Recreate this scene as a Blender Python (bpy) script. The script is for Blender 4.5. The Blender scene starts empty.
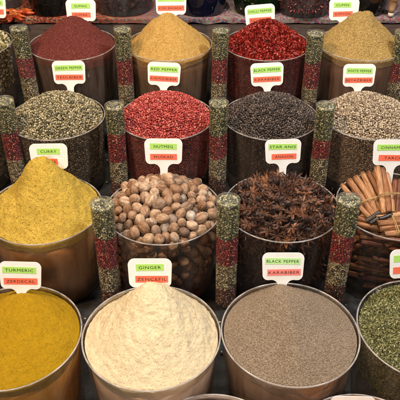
import bpy, math, random
import numpy as np
from mathutils import Vector, Matrix, noise, Euler
random.seed(11); rng = np.random.default_rng(11)
sc = bpy.context.scene
col = sc.collection
R = math.radians
PI = math.pi
# ------------------------------------------------------------------ camera
H = 1.29; PITCH = R(36); F = 630.0
cam = bpy.data.cameras.new('camera'); co = bpy.data.objects.new('camera', cam); col.objects.link(co)
co.location = (0, 0, H); co.rotation_euler = (R(90) - PITCH, 0, 0)
cam.sensor_width = 36; cam.lens = 36 * F / 400.0; cam.clip_end = 60; cam.clip_start = .02
sc.camera = co
sc.render.resolution_x = sc.render.resolution_y = 1024
sc.view_settings.view_transform = 'Standard'; sc.view_settings.look = 'None'
sc.view_settings.exposure = .18; sc.view_settings.gamma = 1

def at(px, py, y):
    """world point at distance y from the stall edge on the sight line of a photo point"""
    dx = (px - 200) / F; dy = -(py - 200) / F
    fy = math.cos(PITCH) + dy * math.sin(PITCH); fz = -math.sin(PITCH) + dy * math.cos(PITCH)
    t = y / fy
    return Vector((dx * t, y, H + fz * t))
def at_z(px, py, z):
    dx = (px - 200) / F; dy = -(py - 200) / F
    fy = math.cos(PITCH) + dy * math.sin(PITCH); fz = -math.sin(PITCH) + dy * math.cos(PITCH)
    t = (z - H) / fz
    return Vector((dx * t, fy * t, z))

# ------------------------------------------------------------------ object helpers
def tag(o, label=None, cat=None, group=None, kind=None):
    if label: o['label'] = label
    if cat: o['category'] = cat
    if group: o['group'] = group
    if kind: o['kind'] = kind
    return o
def empty(name, loc, rot=(0, 0, 0)):
    o = bpy.data.objects.new(name, None); col.objects.link(o); o.location = loc; o.rotation_euler = rot
    o.empty_display_size = .02
    return o
def link(name, me, parent=None, loc=(0, 0, 0), rot=(0, 0, 0)):
    o = bpy.data.objects.new(name, me); col.objects.link(o); o.location = loc; o.rotation_euler = rot
    if parent: o.parent = parent
    return o
def kids(o): return [c for c in o.children]
def copy_tree(o, parent=None):
    c = o.copy(); col.objects.link(c); c.parent = parent
    for ch in kids(o): copy_tree(ch, c)
    return c
def mesh(name, V, Fc, m, smooth=True):
    me = bpy.data.meshes.new(name)
    me.from_pydata([tuple(v) for v in V], [], [tuple(f) for f in Fc]); me.update()
    if isinstance(m, (list, tuple)):
        for k in m: me.materials.append(k)
    else: me.materials.append(m)
    me.polygons.foreach_set('use_smooth', [smooth] * len(me.polygons))
    return me
def np_mesh(name, V, T, m, smooth=True):
    """V (n,3) float, T (k,3|4) int"""
    me = bpy.data.meshes.new(name)
    n = len(V); k, s = T.shape
    me.vertices.add(n); me.vertices.foreach_set('co', V.astype(np.float32).ravel())
    me.loops.add(k * s); me.loops.foreach_set('vertex_index', T.astype(np.int32).ravel())
    me.polygons.add(k); me.polygons.foreach_set('loop_start', (np.arange(k) * s).astype(np.int32))
    me.polygons.foreach_set('loop_total', np.full(k, s, np.int32))
    me.polygons.foreach_set('use_smooth', np.full(k, smooth))
    me.materials.append(m); me.update(calc_edges=True); me.validate()
    return me
def lathe(prof, seg=96, close=False):
    V = []; Fc = []
    n = len(prof)
    for i in range(seg):
        a = 2 * PI * i / seg
        for r, z in prof: V.append((r * math.cos(a), r * math.sin(a), z))
    for i in range(seg):
        j = (i + 1) % seg
        for k in range(n if close else n - 1):
            l = (k + 1) % n
            Fc.append((i * n + k, j * n + k, j * n + l, i * n + l))
    return V, Fc
def box(cx, cy, cz, sx, sy, sz):
    V = [(cx + a * sx / 2, cy + b * sy / 2, cz + c * sz / 2) for a in (-1, 1) for b in (-1, 1) for c in (-1, 1)]
    Fc = [(0, 1, 3, 2), (4, 6, 7, 5), (0, 4, 5, 1), (2, 3, 7, 6), (0, 2, 6, 4), (1, 5, 7, 3)]
    return V, Fc
def ico(sub):
    import bmesh
    bm = bmesh.new(); bmesh.ops.create_icosphere(bm, subdivisions=sub, radius=1)
    V = np.array([v.co[:] for v in bm.verts]); T = np.array([[v.index for v in f.verts] for f in bm.faces]); bm.free()
    return V, T
ICO1, ICO2, ICO3, ICO4 = ico(1), ico(2), ico(3), ico(4)
def rand_rot(n):
    q = rng.normal(size=(n, 4)); q /= np.linalg.norm(q, axis=1)[:, None]
    w, x, y, z = q.T
    return np.stack([1-2*(y*y+z*z), 2*(x*y-z*w), 2*(x*z+y*w), 2*(x*y+z*w), 1-2*(x*x+z*z), 2*(y*z-x*w),
                     2*(x*z-y*w), 2*(y*z+x*w), 1-2*(x*x+y*y)], 1).reshape(n, 3, 3)
def scatter(base, P, S, rot=None):
    """copies of a tiny base shape at points P with scales S (n,) or (n,3): a granular mass"""
    BV, BT = base; n = len(P)
    S = np.asarray(S); S = S[:, None] if S.ndim == 1 else S
    L = BV[None] * S[:, None, :]
    rot = rand_rot(n) if rot is None else rot
    V = np.einsum('nij,nkj->nki', rot, L) + P[:, None, :]
    T = BT[None] + (np.arange(n) * len(BV))[:, None, None]
    return V.reshape(-1, 3), T.reshape(-1, BT.shape[1])
def darts(w, h, d, tries, wrap=False, keep=None):
    """blue-noise points in a rectangle"""
    cells = {}; out = []
    for _ in range(tries):
        x = random.random() * w; y = random.random() * h
        if keep and not keep(x, y): continue
        i, j = int(x / d), int(y / d); ok = True
        for a in (-1, 0, 1):
            for b in (-1, 0, 1):
                for q in cells.get((i + a, j + b), ()):
                    if (q[0] - x) ** 2 + (q[1] - y) ** 2 < d * d: ok = False; break
                if not ok: break
            if not ok: break
        if ok: cells.setdefault((i, j), []).append((x, y)); out.append((x, y))
    return np.array(out)

# ------------------------------------------------------------------ materials
def newmat(name):
    m = bpy.data.materials.new(name); m.use_nodes = True
    nt = m.node_tree; nt.nodes.clear()
    out = nt.nodes.new('ShaderNodeOutputMaterial')
    return m, nt, out
def N(nt, t, **k):
    n = nt.nodes.new(t)
    for a, b in k.items():
        if a in n.inputs: n.inputs[a].default_value = b
        else: setattr(n, a, b)
    return n
def ramp(nt, src, stops, interp='LINEAR'):
    r = nt.nodes.new('ShaderNodeValToRGB'); cr = r.color_ramp; cr.interpolation = interp
    while len(cr.elements) < len(stops): cr.elements.new(.5)
    for e, (p, c) in zip(cr.elements, stops):
        e.position = p; e.color = (*c, 1)
    nt.links.new(src, r.inputs[0]); return r
def powder(name, c1, c2, grain=700, bump=.5, speck=None, clump=60, spk=.8, crumb=110., cb=.45):
    m, nt, out = newmat(name); L = nt.links.new
    p = N(nt, 'ShaderNodeBsdfPrincipled', Roughness=.95); p.inputs['Specular IOR Level'].default_value = .15
    tc = N(nt, 'ShaderNodeTexCoord')
    n1 = N(nt, 'ShaderNodeTexNoise', Scale=clump, Detail=6., Roughness=.65); L(tc.outputs['Object'], n1.inputs['Vector'])
    n2 = N(nt, 'ShaderNodeTexNoise', Scale=grain, Detail=3., Roughness=.8); L(tc.outputs['Object'], n2.inputs['Vector'])
    r1 = ramp(nt, n1.outputs['Fac'], [(.3, c1), (.7, c2)])
    lo = tuple(v * spk for v in c1); hi = tuple(min(1, v * 1.25) for v in c2)
    r2 = ramp(nt, n2.outputs['Fac'], [(.34, lo if not speck else speck[0]), (.5, tuple((a + b) / 2 for a, b in zip(c1, c2))), (.68, hi if not speck else speck[1])])
    mx = N(nt, 'ShaderNodeMix', data_type='RGBA'); mx.inputs[0].default_value = .45 if not speck else .7
    L(r1.outputs[0], mx.inputs[6]); L(r2.outputs[0], mx.inputs[7]); L(mx.outputs[2], p.inputs['Base Color'])
    b = N(nt, 'ShaderNodeBump', Strength=bump, Distance=.0015); L(n2.outputs['Fac'], b.inputs['Height'])
    b2 = N(nt, 'ShaderNodeBump', Strength=bump, Distance=.004); L(n1.outputs['Fac'], b2.inputs['Height']); L(b.outputs[0], b2.inputs['Normal'])
    n3 = N(nt, 'ShaderNodeTexNoise', Scale=crumb, Detail=5., Roughness=.72); L(tc.outputs['Object'], n3.inputs['Vector'])
    r3 = ramp(nt, n3.outputs['Fac'], [(.38, (0, 0, 0)), (.5, (.55, .55, .55)), (.72, (1, 1, 1))])
    b3 = N(nt, 'ShaderNodeBump', Strength=cb, Distance=.006); L(r3.outputs[0], b3.inputs['Height']); L(b2.outputs[0], b3.inputs['Normal'])
    L(b3.outputs[0], p.inputs['Normal']); L(p.outputs[0], out.inputs[0]); return m
def grains(name, stops, rough=.55, spec=.4, scale=500):
    m, nt, out = newmat(name); L = nt.links.new
    p = N(nt, 'ShaderNodeBsdfPrincipled', Roughness=rough); p.inputs['Specular IOR Level'].default_value = spec
    g = N(nt, 'ShaderNodeNewGeometry')
    r = ramp(nt, g.outputs['Random Per Island'], stops)
    tc = N(nt, 'ShaderNodeTexCoord'); n = N(nt, 'ShaderNodeTexNoise', Scale=scale, Detail=2.); L(tc.outputs['Object'], n.inputs['Vector'])
    rr = ramp(nt, n.outputs['Fac'], [(.3, (.62, .62, .62)), (.65, (1.1, 1.1, 1.1))])
    mx = N(nt, 'ShaderNodeMix', data_type='RGBA', blend_type='MULTIPLY'); mx.inputs[0].default_value = 1
    L(r.outputs[0], mx.inputs[6]); L(rr.outputs[0], mx.inputs[7]); L(mx.outputs[2], p.inputs['Base Color'])
    b = N(nt, 'ShaderNodeBump', Strength=.4, Distance=.0008); L(n.outputs['Fac'], b.inputs['Height']); L(b.outputs[0], p.inputs['Normal'])
    L(p.outputs[0], out.inputs[0]); return m
def plastic(name, tint, film=.10, filmcol=(.6, .50, .44), rough=.12):
    """thin tinted clear plastic: tinted see-through + gloss + a little cloudy film"""
    m, nt, out = newmat(name); L = nt.links.new
    t = N(nt, 'ShaderNodeBsdfTransparent', Color=(*tint, 1))
    d = N(nt, 'ShaderNodeBsdfDiffuse', Color=(*filmcol, 1)); g = N(nt, 'ShaderNodeBsdfGlossy', Roughness=rough, Color=(1, 1, 1, 1))
    tc = N(nt, 'ShaderNodeTexCoord'); mp = N(nt, 'ShaderNodeMapping', Scale=(1, 1, .10)); L(tc.outputs['Object'], mp.inputs[0])  # stretched so the film colour streaks vertically, imitating reflections on the wall
    n = N(nt, 'ShaderNodeTexNoise', Scale=34., Detail=5., Roughness=.7); L(mp.outputs[0], n.inputs['Vector'])
    r = ramp(nt, n.outputs['Fac'], [(.35, (film * .4,) * 3), (.75, (film * 2.2,) * 3)])
    a = N(nt, 'ShaderNodeMixShader'); L(r.outputs[0], a.inputs[0]); L(t.outputs[0], a.inputs[1]); L(d.outputs[0], a.inputs[2])
    f = N(nt, 'ShaderNodeFresnel', IOR=1.45)
    b = N(nt, 'ShaderNodeBump', Strength=.25, Distance=.004); n2 = N(nt, 'ShaderNodeTexNoise', Scale=22., Detail=3.)
    L(mp.outputs[0], n2.inputs['Vector']); L(n2.outputs['Fac'], b.inputs['Height']); L(b.outputs[0], g.inputs['Normal'])
    fm = N(nt, 'ShaderNodeMath', operation='MULTIPLY'); fm.inputs[1].default_value = .75; L(f.outputs[0], fm.inputs[0])
    fc = N(nt, 'ShaderNodeMath', operation='MINIMUM'); fc.inputs[1].default_value = .4; L(fm.outputs[0], fc.inputs[0])
    x = N(nt, 'ShaderNodeMixShader'); L(fc.outputs[0], x.inputs[0]); L(a.outputs[0], x.inputs[1]); L(g.outputs[0], x.inputs[2])
    L(x.outputs[0], out.inputs[0]); return m
def plain(name, c, rough=.5, spec=.5, c2=None, scale=20, bump=0, stretch=None, metal=0):
    m, nt, out = newmat(name); L = nt.links.new
    p = N(nt, 'ShaderNodeBsdfPrincipled', Roughness=rough, Metallic=float(metal)); p.inputs['Specular IOR Level'].default_value = spec
    p.inputs['Base Color'].default_value = (*c, 1)
    tc = N(nt, 'ShaderNodeTexCoord'); n = N(nt, 'ShaderNodeTexNoise', Scale=scale, Detail=5., Roughness=.6)
    if stretch:
        mp = N(nt, 'ShaderNodeMapping', Scale=stretch); L(tc.outputs['Object'], mp.inputs[0]); L(mp.outputs[0], n.inputs['Vector'])
    else: L(tc.outputs['Object'], n.inputs['Vector'])
    if c2:
        r = ramp(nt, n.outputs['Fac'], [(.35, c), (.68, c2)]); L(r.outputs[0], p.inputs['Base Color'])
    if bump:
        b = N(nt, 'ShaderNodeBump', Strength=bump, Distance=.003); L(n.outputs['Fac'], b.inputs['Height']); L(b.outputs[0], p.inputs['Normal'])
    L(p.outputs[0], out.inputs[0]); return m
def per_object(name, stops, c_dark, scale=60, rough=.6, spec=.35, bump=.6, stretch=None, dist=.002):
    m, nt, out = newmat(name); L = nt.links.new
    p = N(nt, 'ShaderNodeBsdfPrincipled', Roughness=rough); p.inputs['Specular IOR Level'].default_value = spec
    oi = N(nt, 'ShaderNodeObjectInfo'); r = ramp(nt, oi.outputs['Random'], stops)
    tc = N(nt, 'ShaderNodeTexCoord'); n = N(nt, 'ShaderNodeTexNoise', Scale=scale, Detail=5., Roughness=.65)
    mp = N(nt, 'ShaderNodeMapping', Scale=stretch or (1, 1, 1)); L(tc.outputs['Object'], mp.inputs[0]); L(mp.outputs[0], n.inputs['Vector'])
    rr = ramp(nt, n.outputs['Fac'], [(.36, c_dark), (.6, (1, 1, 1))])
    mx = N(nt, 'ShaderNodeMix', data_type='RGBA', blend_type='MULTIPLY'); mx.inputs[0].default_value = 1
    L(r.outputs[0], mx.inputs[6]); L(rr.outputs[0], mx.inputs[7]); L(mx.outputs[2], p.inputs['Base Color'])
    b = N(nt, 'ShaderNodeBump', Strength=bump, Distance=dist); L(n.outputs['Fac'], b.inputs['Height']); L(b.outputs[0], p.inputs['Normal'])
    L(p.outputs[0], out.inputs[0]); return m

M = {}
M['tub'] = plastic('smoked_plastic', (.72, .64, .58), .045)
M['tub_clear'] = plastic('clear_plastic', (.93, .89, .85), .09, (.66, .47, .34), .10)
M['tub_dark'] = plastic('dark_smoked_plastic', (.62, .56, .52), .04, (.4, .38, .37))
M['rim'] = plastic('rim_plastic', (.86, .83, .8), .38, (.5, .46, .43), .2)
M['acrylic'] = plastic('acrylic', (.95, .95, .93), .02, (.8, .8, .8), .05)
M['cap'] = plastic('cap_plastic', (.95, .95, .93), .06, (.8, .8, .78), .05)
M['white'] = plain('white_card', (.82, .81, .79), .35, .5, (.74, .71, .66), 25, .05)
M['green'] = plain('green_label', (.36, .64, .12), .5, .3, (.41, .68, .16), 30)
M['red'] = plain('red_label', (.78, .13, .07), .5, .3, (.84, .17, .1), 30)
M['pinkred'] = plain('pink_label', (.85, .2, .18), .5, .3, (.88, .25, .22), 30)
M['palegreen'] = plain('pale_green_label', (.45, .72, .28), .5, .3, (.5, .75, .33), 30)
M['ink'] = plain('ink', (.02, .03, .012), .6, .2)
M['cloth'] = plain('dark_cloth', (.006, .0055, .006), .6, .35, (.017, .015, .014), 60, .6)
M['board'] = plain('shelf_board', (.075, .05, .04), .6, .3, (.12, .085, .07), 14, .2, (1, 8, 8))
M['back'] = plain('back_panel', (.02, .012, .01), .7, .2, (.05, .03, .02), 5)

# ------------------------------------------------------------------ setting: stepped display and shelf
ROW = {  # y of the row, rim height
    5: (.675, .19), 4: (.937, .25), 3: (1.315, .31), 2: (1.766, .335), 1: (2.10, .44)}
TH = .24
base = {r: ROW[r][1] - TH for r in ROW}; base[5] = base[4]
def steps():
    prof = [(-.2, base[4]), (1.125, base[4]), (1.127, base[3]), (1.54, base[3]), (1.542, base[2]), (1.93, base[2]), (1.932, base[1]), (2.283, base[1])]
    pts = []
    for (a, za), (b, zb) in zip(prof, prof[1:]):
        n = max(2, int(abs(b - a) / .012) if abs(b - a) > .01 else 4)
        for k in range(n): pts.append((a + (b - a) * k / n, za + (zb - za) * k / n))
    pts.append(prof[-1]); nx = 170; V = []; Fc = []
    for i in range(nx):
        x = -1.7 + 3.4 * i / (nx - 1)
        for y, z in pts:
            w = noise.fractal(Vector((x * 14, y * 14, 0)), 1., 2., 4)
            V.append((x, y, z - .004 + .010 * w * (1 if y < 2.2 else .2)))
    k = len(pts)
    for i in range(nx - 1):
        for j in range(k - 1): Fc.append((i * k + j, (i + 1) * k + j, (i + 1) * k + j + 1, i * k + j + 1))
    return link('display_steps', mesh('display_steps', V, Fc, M['cloth']))
tag(steps(), 'dark cloth covered display steps under the tubs', kind='structure')
SZ = .452; SY = 2.305
V, Fc = box(0, SY + .006, (base[1] + SZ) / 2 - .02, 3.4, .012, SZ - base[1] + .02)
tag(link('shelf_riser', mesh('shelf_riser', V, Fc, M['board'], False)), 'brown grey shelf front board', kind='structure')
V, Fc = box(0, SY + .4, SZ - .014, 3.4, .8, .012)
tag(link('shelf', mesh('shelf', V, Fc, M['board'], False)), 'upper shelf board', kind='structure')
V, Fc = box(0, SY + .85, .9, 3.6, .02, 1.8)
tag(link('back_panel', mesh('back_panel', V, Fc, M['back'], False)), 'dark stall back panel', kind='structure')

# patterned cloth on the shelf: flowers of orange, pink, cream
def cloth_mat():
    m, nt, out = newmat('patterned_cloth'); L = nt.links.new
    p = N(nt, 'ShaderNodeBsdfPrincipled', Roughness=.85)
    tc = N(nt, 'ShaderNodeTexCoord'); v = N(nt, 'ShaderNodeTexVoronoi', Scale=150.); L(tc.outputs['Object'], v.inputs['Vector'])
    s = N(nt, 'ShaderNodeSeparateColor'); L(v.outputs['Color'], s.inputs[0])
    a = ramp(nt, s.outputs[0], [(0, (.4, .04, .015)), (.3, (.5, .13, .03)), (.5, (.1, .02, .02)), (.7, (.4, .25, .12)), (.9, (.25, .02, .02))], 'CONSTANT')
    b = ramp(nt, s.outputs[0], [(0, (.4, .3, .28)), (.3, (.45, .08, .12)), (.5, (.42, .38, .34)), (.7, (.15, .12, .25)), (.85, (.25, .35, .2))], 'CONSTANT')
    sx = N(nt, 'ShaderNodeSeparateXYZ'); L(tc.outputs['Object'], sx.inputs[0])
    mr = N(nt, 'ShaderNodeMapRange'); mr.inputs['From Min'].default_value = -.4; mr.inputs['From Max'].default_value = 0
    L(sx.outputs[0], mr.inputs['Value'])
    mx = N(nt, 'ShaderNodeMix', data_type='RGBA'); L(mr.outputs[0], mx.inputs[0]); L(a.outputs[0], mx.inputs[6]); L(b.outputs[0], mx.inputs[7])
    dk = N(nt, 'ShaderNodeMix', data_type='RGBA', blend_type='MULTIPLY'); dk.inputs[0].default_value = 1; dk.inputs[7].default_value = (.5, .46, .46, 1)
    L(mx.outputs[2], dk.inputs[6]); L(dk.outputs[2], p.inputs['Base Color']); L(p.outputs[0], out.inputs[0]); return m
def shelf_cloth():
    V = []; Fc = []; nx, ny = 240, 14
    for i in range(nx):
        x = -1.3 + 2.6 * i / (nx - 1)
        for j in range(ny):
            w = noise.noise(Vector((x * 18, j * .5, 0)))
            if j < 3: y = SY - .004 - .002 * w; z = SZ + .004 - (3 - j) * (.004 + .0022 * (1 + w))
            else: y = SY - .004 + (j - 3) * .03; z = SZ + .004 + .004 * abs(w)
            V.append((x, y, z))
    for i in range(nx - 1):
        for j in range(ny - 1): Fc.append((i * ny + j, (i + 1) * ny + j, (i + 1) * ny + j + 1, i * ny + j + 1))
    o = link('shelf_cloth', mesh('shelf_cloth', V, Fc, cloth_mat()))
    tag(o, 'narrow flowered cloth in orange, pink and cream lining the upper shelf', 'cloth')
shelf_cloth()

# ------------------------------------------------------------------ tubs
RT, RB = .1485, .132
RW = .0019
def tub_meshes(wm, h):
    rb = RB if h > .2 else RT - .01
    V, Fc = lathe([(0, .002), (rb - .01, .002), (rb, .008)] + [(rb + (RT - rb) * t, .008 + (h - .008) * t) for t in (.25, .5, .75, 1)], 128)
    wall = mesh('tub_wall', V, Fc, wm)
    q = [(RT + .001 + RW * math.cos(a), h - .001 + RW * math.sin(a)) for a in [2 * PI * k / 10 for k in range(10)]]
    V, Fc = lathe(q, 128, True)
    return wall, mesh('tub_rim', V, Fc, M['rim'])
TM = {('tub', TH): tub_meshes(M['tub'], TH), ('tub_dark', TH): tub_meshes(M['tub_dark'], TH)}
class Tub: pass
def make_tub(row, px, label, wm='tub', core_col=None, dpy=0):
    y, rz = ROW[row]
    ax = y * math.cos(PITCH) + (H - rz) * math.sin(PITCH)
    x = (px - 200) / F * ax
    h = rz - base[row]
    if core_col: wm = 'tub_clear'; core_col = tuple(v * 2.1 for v in core_col)
    if (wm, h) not in TM: TM[(wm, h)] = tub_meshes(M[wm], h)
    a, b = TM[(wm, h)]
    root = empty('spice_tub', (x, y - dpy * .003, base[row]))
    tag(root, label, 'tub', 'clear plastic spice tubs in rows')
    link('wall', a, root); link('rim', b, root)
    if core_col:  # plain core cylinder under the powder, its brown tone set per tub
        m = plain('core_col', tuple(v * .9 for v in core_col), .7, .15, tuple(v * .55 for v in core_col), 12)
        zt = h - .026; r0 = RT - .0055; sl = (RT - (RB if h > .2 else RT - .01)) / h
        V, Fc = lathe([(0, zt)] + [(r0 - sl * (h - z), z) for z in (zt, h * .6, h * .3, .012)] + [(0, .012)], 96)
        link('inner_core', mesh('inner_core', V, Fc, m), root)
    t = Tub(); t.root = root; t.x = x; t.y = root.location.y; t.z = rz; return t

def profile_fn(peak, height, edge, prof, lump=.004, lscale=14, extra=None, seed=0):
    """height above the rim at (x,y) local to tub centre"""
    pxx, pyy = peak; RI = RT - .004
    def f(x, y):
        dx, dy = x - pxx, y - pyy; d = math.hypot(dx, dy)
        if d < 1e-6: rho = 0
        else:
            ux, uy = dx / d, dy / d; bq = pxx * ux + pyy * uy
            t = -bq + math.sqrt(max(1e-9, bq * bq - (pxx * pxx + pyy * pyy - RI * RI))); rho = min(1, d / t)
        h = edge + (height - edge) * prof(rho)
        if extra: h += extra(x, y, rho)
        v = Vector((x * lscale + seed, y * lscale, seed * .7))
        h += lump * noise.fractal(v, .9, 2., 5) * (1 - .6 * rho ** 4) + lump * .9 * noise.noise(v * .45) * (1 - rho ** 3)
        h += lump * .22 * noise.fractal(v * 7, .8, 2., 3)
        h += lump * .35 * noise.ridged_multi_fractal(v * 3, .9, 2.1, 4, 1, 2) * (.3 + .7 * (1 - rho)) * .5
        return h
    return f
cone = lambda k=.10, p=1.0: (lambda r: max(0, 1 - (math.sqrt(r * r + k * k) - k) / (math.sqrt(1 + k * k) - k)) ** p)
dome = lambda p=2.: (lambda r: 1 - r ** p)

def heap(tub, f, m, name, label, cat, grainsize=.0011, ngrain=5000, nr=95, nt_=240):
    RI = RT - .0035; V = [(0, 0, f(0, 0))]; Fc = []
    for i in range(1, nr + 1):
        r = RI * i / nr
        for j in range(nt_):
            a = 2 * PI * j / nt_; x, y = r * math.cos(a), r * math.sin(a)
            V.append((x, y, f(x, y)))
    for j in range(nt_): Fc.append((0, 1 + j, 1 + (j + 1) % nt_))
    for i in range(nr - 1):
        for j in range(nt_):
            k = (j + 1) % nt_; a = 1 + i * nt_; b = a + nt_
            Fc.append((a + j, b + j, b + k, a + k))
    # skirt against the wall, wavy lower edge
    s = len(V); a = 1 + (nr - 1) * nt_
    for q in (1, 2):
        for j in range(nt_):
            an = 2 * PI * j / nt_
            w = noise.fractal(Vector((math.cos(an) * 2.3 + tub.x * 9, math.sin(an) * 2.3, tub.y * 5)), 1, 2, 4)
            dep = (.030 + .011 * w) * q / 2 + .004
            rr = RI - dep * .07 - .0003
            V.append((rr * math.cos(an), rr * math.sin(an), min(-dep, f(RI * math.cos(an), RI * math.sin(an)) - .002 * q)))
    for q in range(2):
        a2 = s + (q - 1) * nt_ if q else a
        b2 = s + q * nt_
        for j in range(nt_):
            k = (j + 1) % nt_; Fc.append((a2 + j, b2 + j, b2 + k, a2 + k))
    V = np.array(V)
    if ngrain:
        an = rng.random(ngrain) * 2 * PI; rr = RI * np.sqrt(rng.random(ngrain)) * .985
        P = np.stack([rr * np.cos(an), rr * np.sin(an), np.zeros(ngrain)], 1)
        P[:, 2] = [f(x, y) for x, y in P[:, :2]]
        G, T = scatter(ICO1, P, grainsize * (.5 + rng.random((ngrain, 3)) ** 3 * 1.6))
        Fc = Fc + [tuple(t) for t in (T + len(V)).tolist()]
        V = np.concatenate([V, G])
    o = link(name, mesh(name, V.tolist(), Fc, m), None, (tub.x, tub.y, tub.z))
    return tag(o, label, cat)

def granular(tub, f, m, name, label, cat, basis, d, size, layers=3, spread=.86, depth=.19, flat=False, wall=True):
    """a mass of peppercorns / flakes: top layers following f, and the ones pressed to the front wall"""
    RI = RT - .004 - d / 2; Ps = []
    for k in range(layers):
        q = darts(2 * RI, 2 * RI, d * spread, int(9 * (2 * RI / d) ** 2), keep=lambda x, y: (x - RI) ** 2 + (y - RI) ** 2 < RI * RI) - RI
        z = np.array([f(x, y) for x, y in q]) - k * d * .62 - d * .3 + rng.normal(size=len(q)) * d * .12
        Ps.append(np.column_stack([q, z]))
    if wall:
        for lay in range(2):
            W = PI * 1.16 * RI
            q = darts(W, depth, d * spread, int(7 * W * depth / d / d))
            a = PI * .92 + q[:, 0] / RI; rr = RI - lay * d * .6 - q[:, 1] * .075 + rng.normal(size=len(q)) * d * .08
            Ps.append(np.column_stack([rr * np.cos(a), rr * np.sin(a), -q[:, 1] - .002]))
    P = np.concatenate(Ps); n = len(P)
    S = size * (.8 + .4 * rng.random((n, 1))) * (.92 + .16 * rng.random((n, 3)))
    V, T = scatter(basis, P, S)
    o = link(name, np_mesh(name, V, T, m, not flat), None, (tub.x, tub.y, tub.z))
    return tag(o, label, cat, kind='stuff')

# ---- row 1
SM = powder('sumac', (.12, .024, .018), (.19, .044, .032), 420, .8, ((.035, .006, .007), (.33, .10, .085)))
t = make_tub(1, 72.5, 'clear tub holding the dark maroon sumac, back row at left', 'tub', (.018, .008, .007))
heap(t, profile_fn((.008, .01), .093, -.008, cone(.14, .93), .004, 16, seed=1), SM, 'sumac_heap', 'dark maroon grainy sumac heaped into a cone in a back row tub', 'spice heap', .0017, 11000)
MS = powder('masala', (.42, .235, .06), (.56, .34, .10), 500, .55, clump=45, cb=.5)
t = make_tub(1, 169, 'clear tub under the tall ochre curry masala cone, back row', 'tub', (.075, .035, .015))
heap(t, profile_fn((0, .0), .112, -.012, cone(.13, .97), .008, 15, seed=2), MS, 'curry_masala_heap', 'ochre orange powder in a tall sharp cone, back row behind the red peppercorns', 'spice heap', .0013, 5000)
def flake_base():
    V = np.array([(-1, -.5, 0), (0, -.62, .22), (1, -.3, -.1), (.8, .5, .05), (0, .6, .25), (-.9, .45, -.05)]) * 1.0
    T = np.array([(0, 1, 4, 5), (1, 2, 3, 4)]); return V, T
FLK = flake_base()
CH = grains('chilli_flakes', [(0, (.10, .006, .006)), (.35, (.22, .010, .008)), (.7, (.36, .022, .012)), (.95, (.40, .04, .018)), (1, (.4, .1, .04))], .45, .4)
t = make_tub(1, 267, 'clear tub full of glossy red chilli flakes, back row', 'tub')
granular(t, profile_fn((0, .01), .083, -.006, dome(1.35), .004, 16, seed=3), CH, 'chilli_flakes', 'glossy dark red chilli flakes mounded in a back row tub', 'spice', FLK, .0052, .0042, 3, .62, .19)
CU = powder('cumin', (.35, .215, .065), (.49, .32, .11), 420, .75, ((.17, .1, .03), (.58, .4, .16)), clump=50)
t = make_tub(1, 361, 'clear tub holding brown ground cumin, back row at right', 'tub', (.06, .025, .014))
def cum_extra(x, y, rho): return .012 * math.exp(-((x - .02) ** 2 + (y - .02) ** 2) / .0006) - .01 * math.exp(-((x - .06) ** 2 + (y + .01) ** 2) / .001)
heap(t, profile_fn((-.006, .01), .102, -.010, cone(.42, 1.08), .011, 15, cum_extra, seed=4), CU, 'cumin_heap', 'yellow brown ground cumin, lumpy broad cone at the right end of the back row', 'spice heap', .0016, 9000)
# partial neighbours
CARD = grains('pod_mix', [(0, (.08, .07, .03)), (.3, (.3, .24, .1)), (.6, (.5, .4, .2)), (.85, (.6, .52, .34)), (1, (.25, .28, .12))], .6, .3)
POD = (ICO2[0] * np.array([1.5, .62, .62]), ICO2[1])
t = make_tub(1, -32, 'clear tub of pale mixed seed pods cut by the photo edge, back row far left', 'tub')
granular(t, profile_fn((0, 0), .05, 0, dome(2), .003, 14, seed=5), CARD, 'seed_pods', 'pale yellow and olive seed pods at the far left of the back row', 'spice', POD, .012, .006, 3, .7, .15)
PK = powder('paprika', (.5, .16, .03), (.62, .25, .06), 500, .5)
t = make_tub(1, 441, 'clear tub with orange powder cut by the photo edge, back row far right', 'tub', (.1, .03, .01))
heap(t, profile_fn((0, 0), .05, -.008, cone(.2), .005, 15, seed=6), PK, 'paprika_heap', 'orange powder heap at the far right edge of the back row', 'spice heap', .0013, 1000, 40, 100)

# ---- row 2
BEAD = ICO2
GP = grains('green_pepper', [(0, (.05, .042, .025)), (.25, (.14, .115, .06)), (.5, (.25, .205, .11)), (.8, (.38, .31, .18)), (1, (.54, .46, .29))])
RP = grains('pink_pepper', [(0, (.16, .014, .014)), (.3, (.32, .032, .028)), (.65, (.46, .065, .052)), (.9, (.56, .12, .09)), (1, (.62, .24, .17))])
BP = grains('black_pepper', [(0, (.016, .011, .009)), (.4, (.05, .033, .026)), (.8, (.10, .068, .052)), (1, (.19, .14, .11))], .5)
WP = grains('white_pepper', [(0, (.12, .08, .05)), (.25, (.28, .195, .125)), (.6, (.41, .31, .205)), (1, (.58, .47, .33))])
for px, m, nm, lab, tl, sd in [
    (57, GP, 'green_peppercorns', 'olive and cream green peppercorns rounded up in a tub, second row from the back, left', 'clear tub brimming with green peppercorns behind the curry', 7),
    (166, RP, 'red_peppercorns', 'bright pinkish red peppercorns rounded up in a tub behind the nutmegs', 'clear tub brimming with red peppercorns behind the nutmegs', 8),
    (270.5, BP, 'black_peppercorns', 'dark brown black peppercorns rounded up in a tub behind the star anise', 'clear tub brimming with black peppercorns behind the star anise', 9),
    (369, WP, 'white_peppercorns', 'pale beige white peppercorns rounded up in a tub behind the cinnamon', 'clear tub brimming with white peppercorns behind the cinnamon', 10)]:
    t = make_tub(2, px, tl, 'tub')
    granular(t, profile_fn((0, .02), .060, -.002, dome(2.1), .005, 10, seed=sd), m, nm, lab, 'spice', BEAD, .0059, .00305)
t = make_tub(2, -44, 'clear tub of brown seeds cut by the photo edge, second row far left', 'tub')
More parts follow.
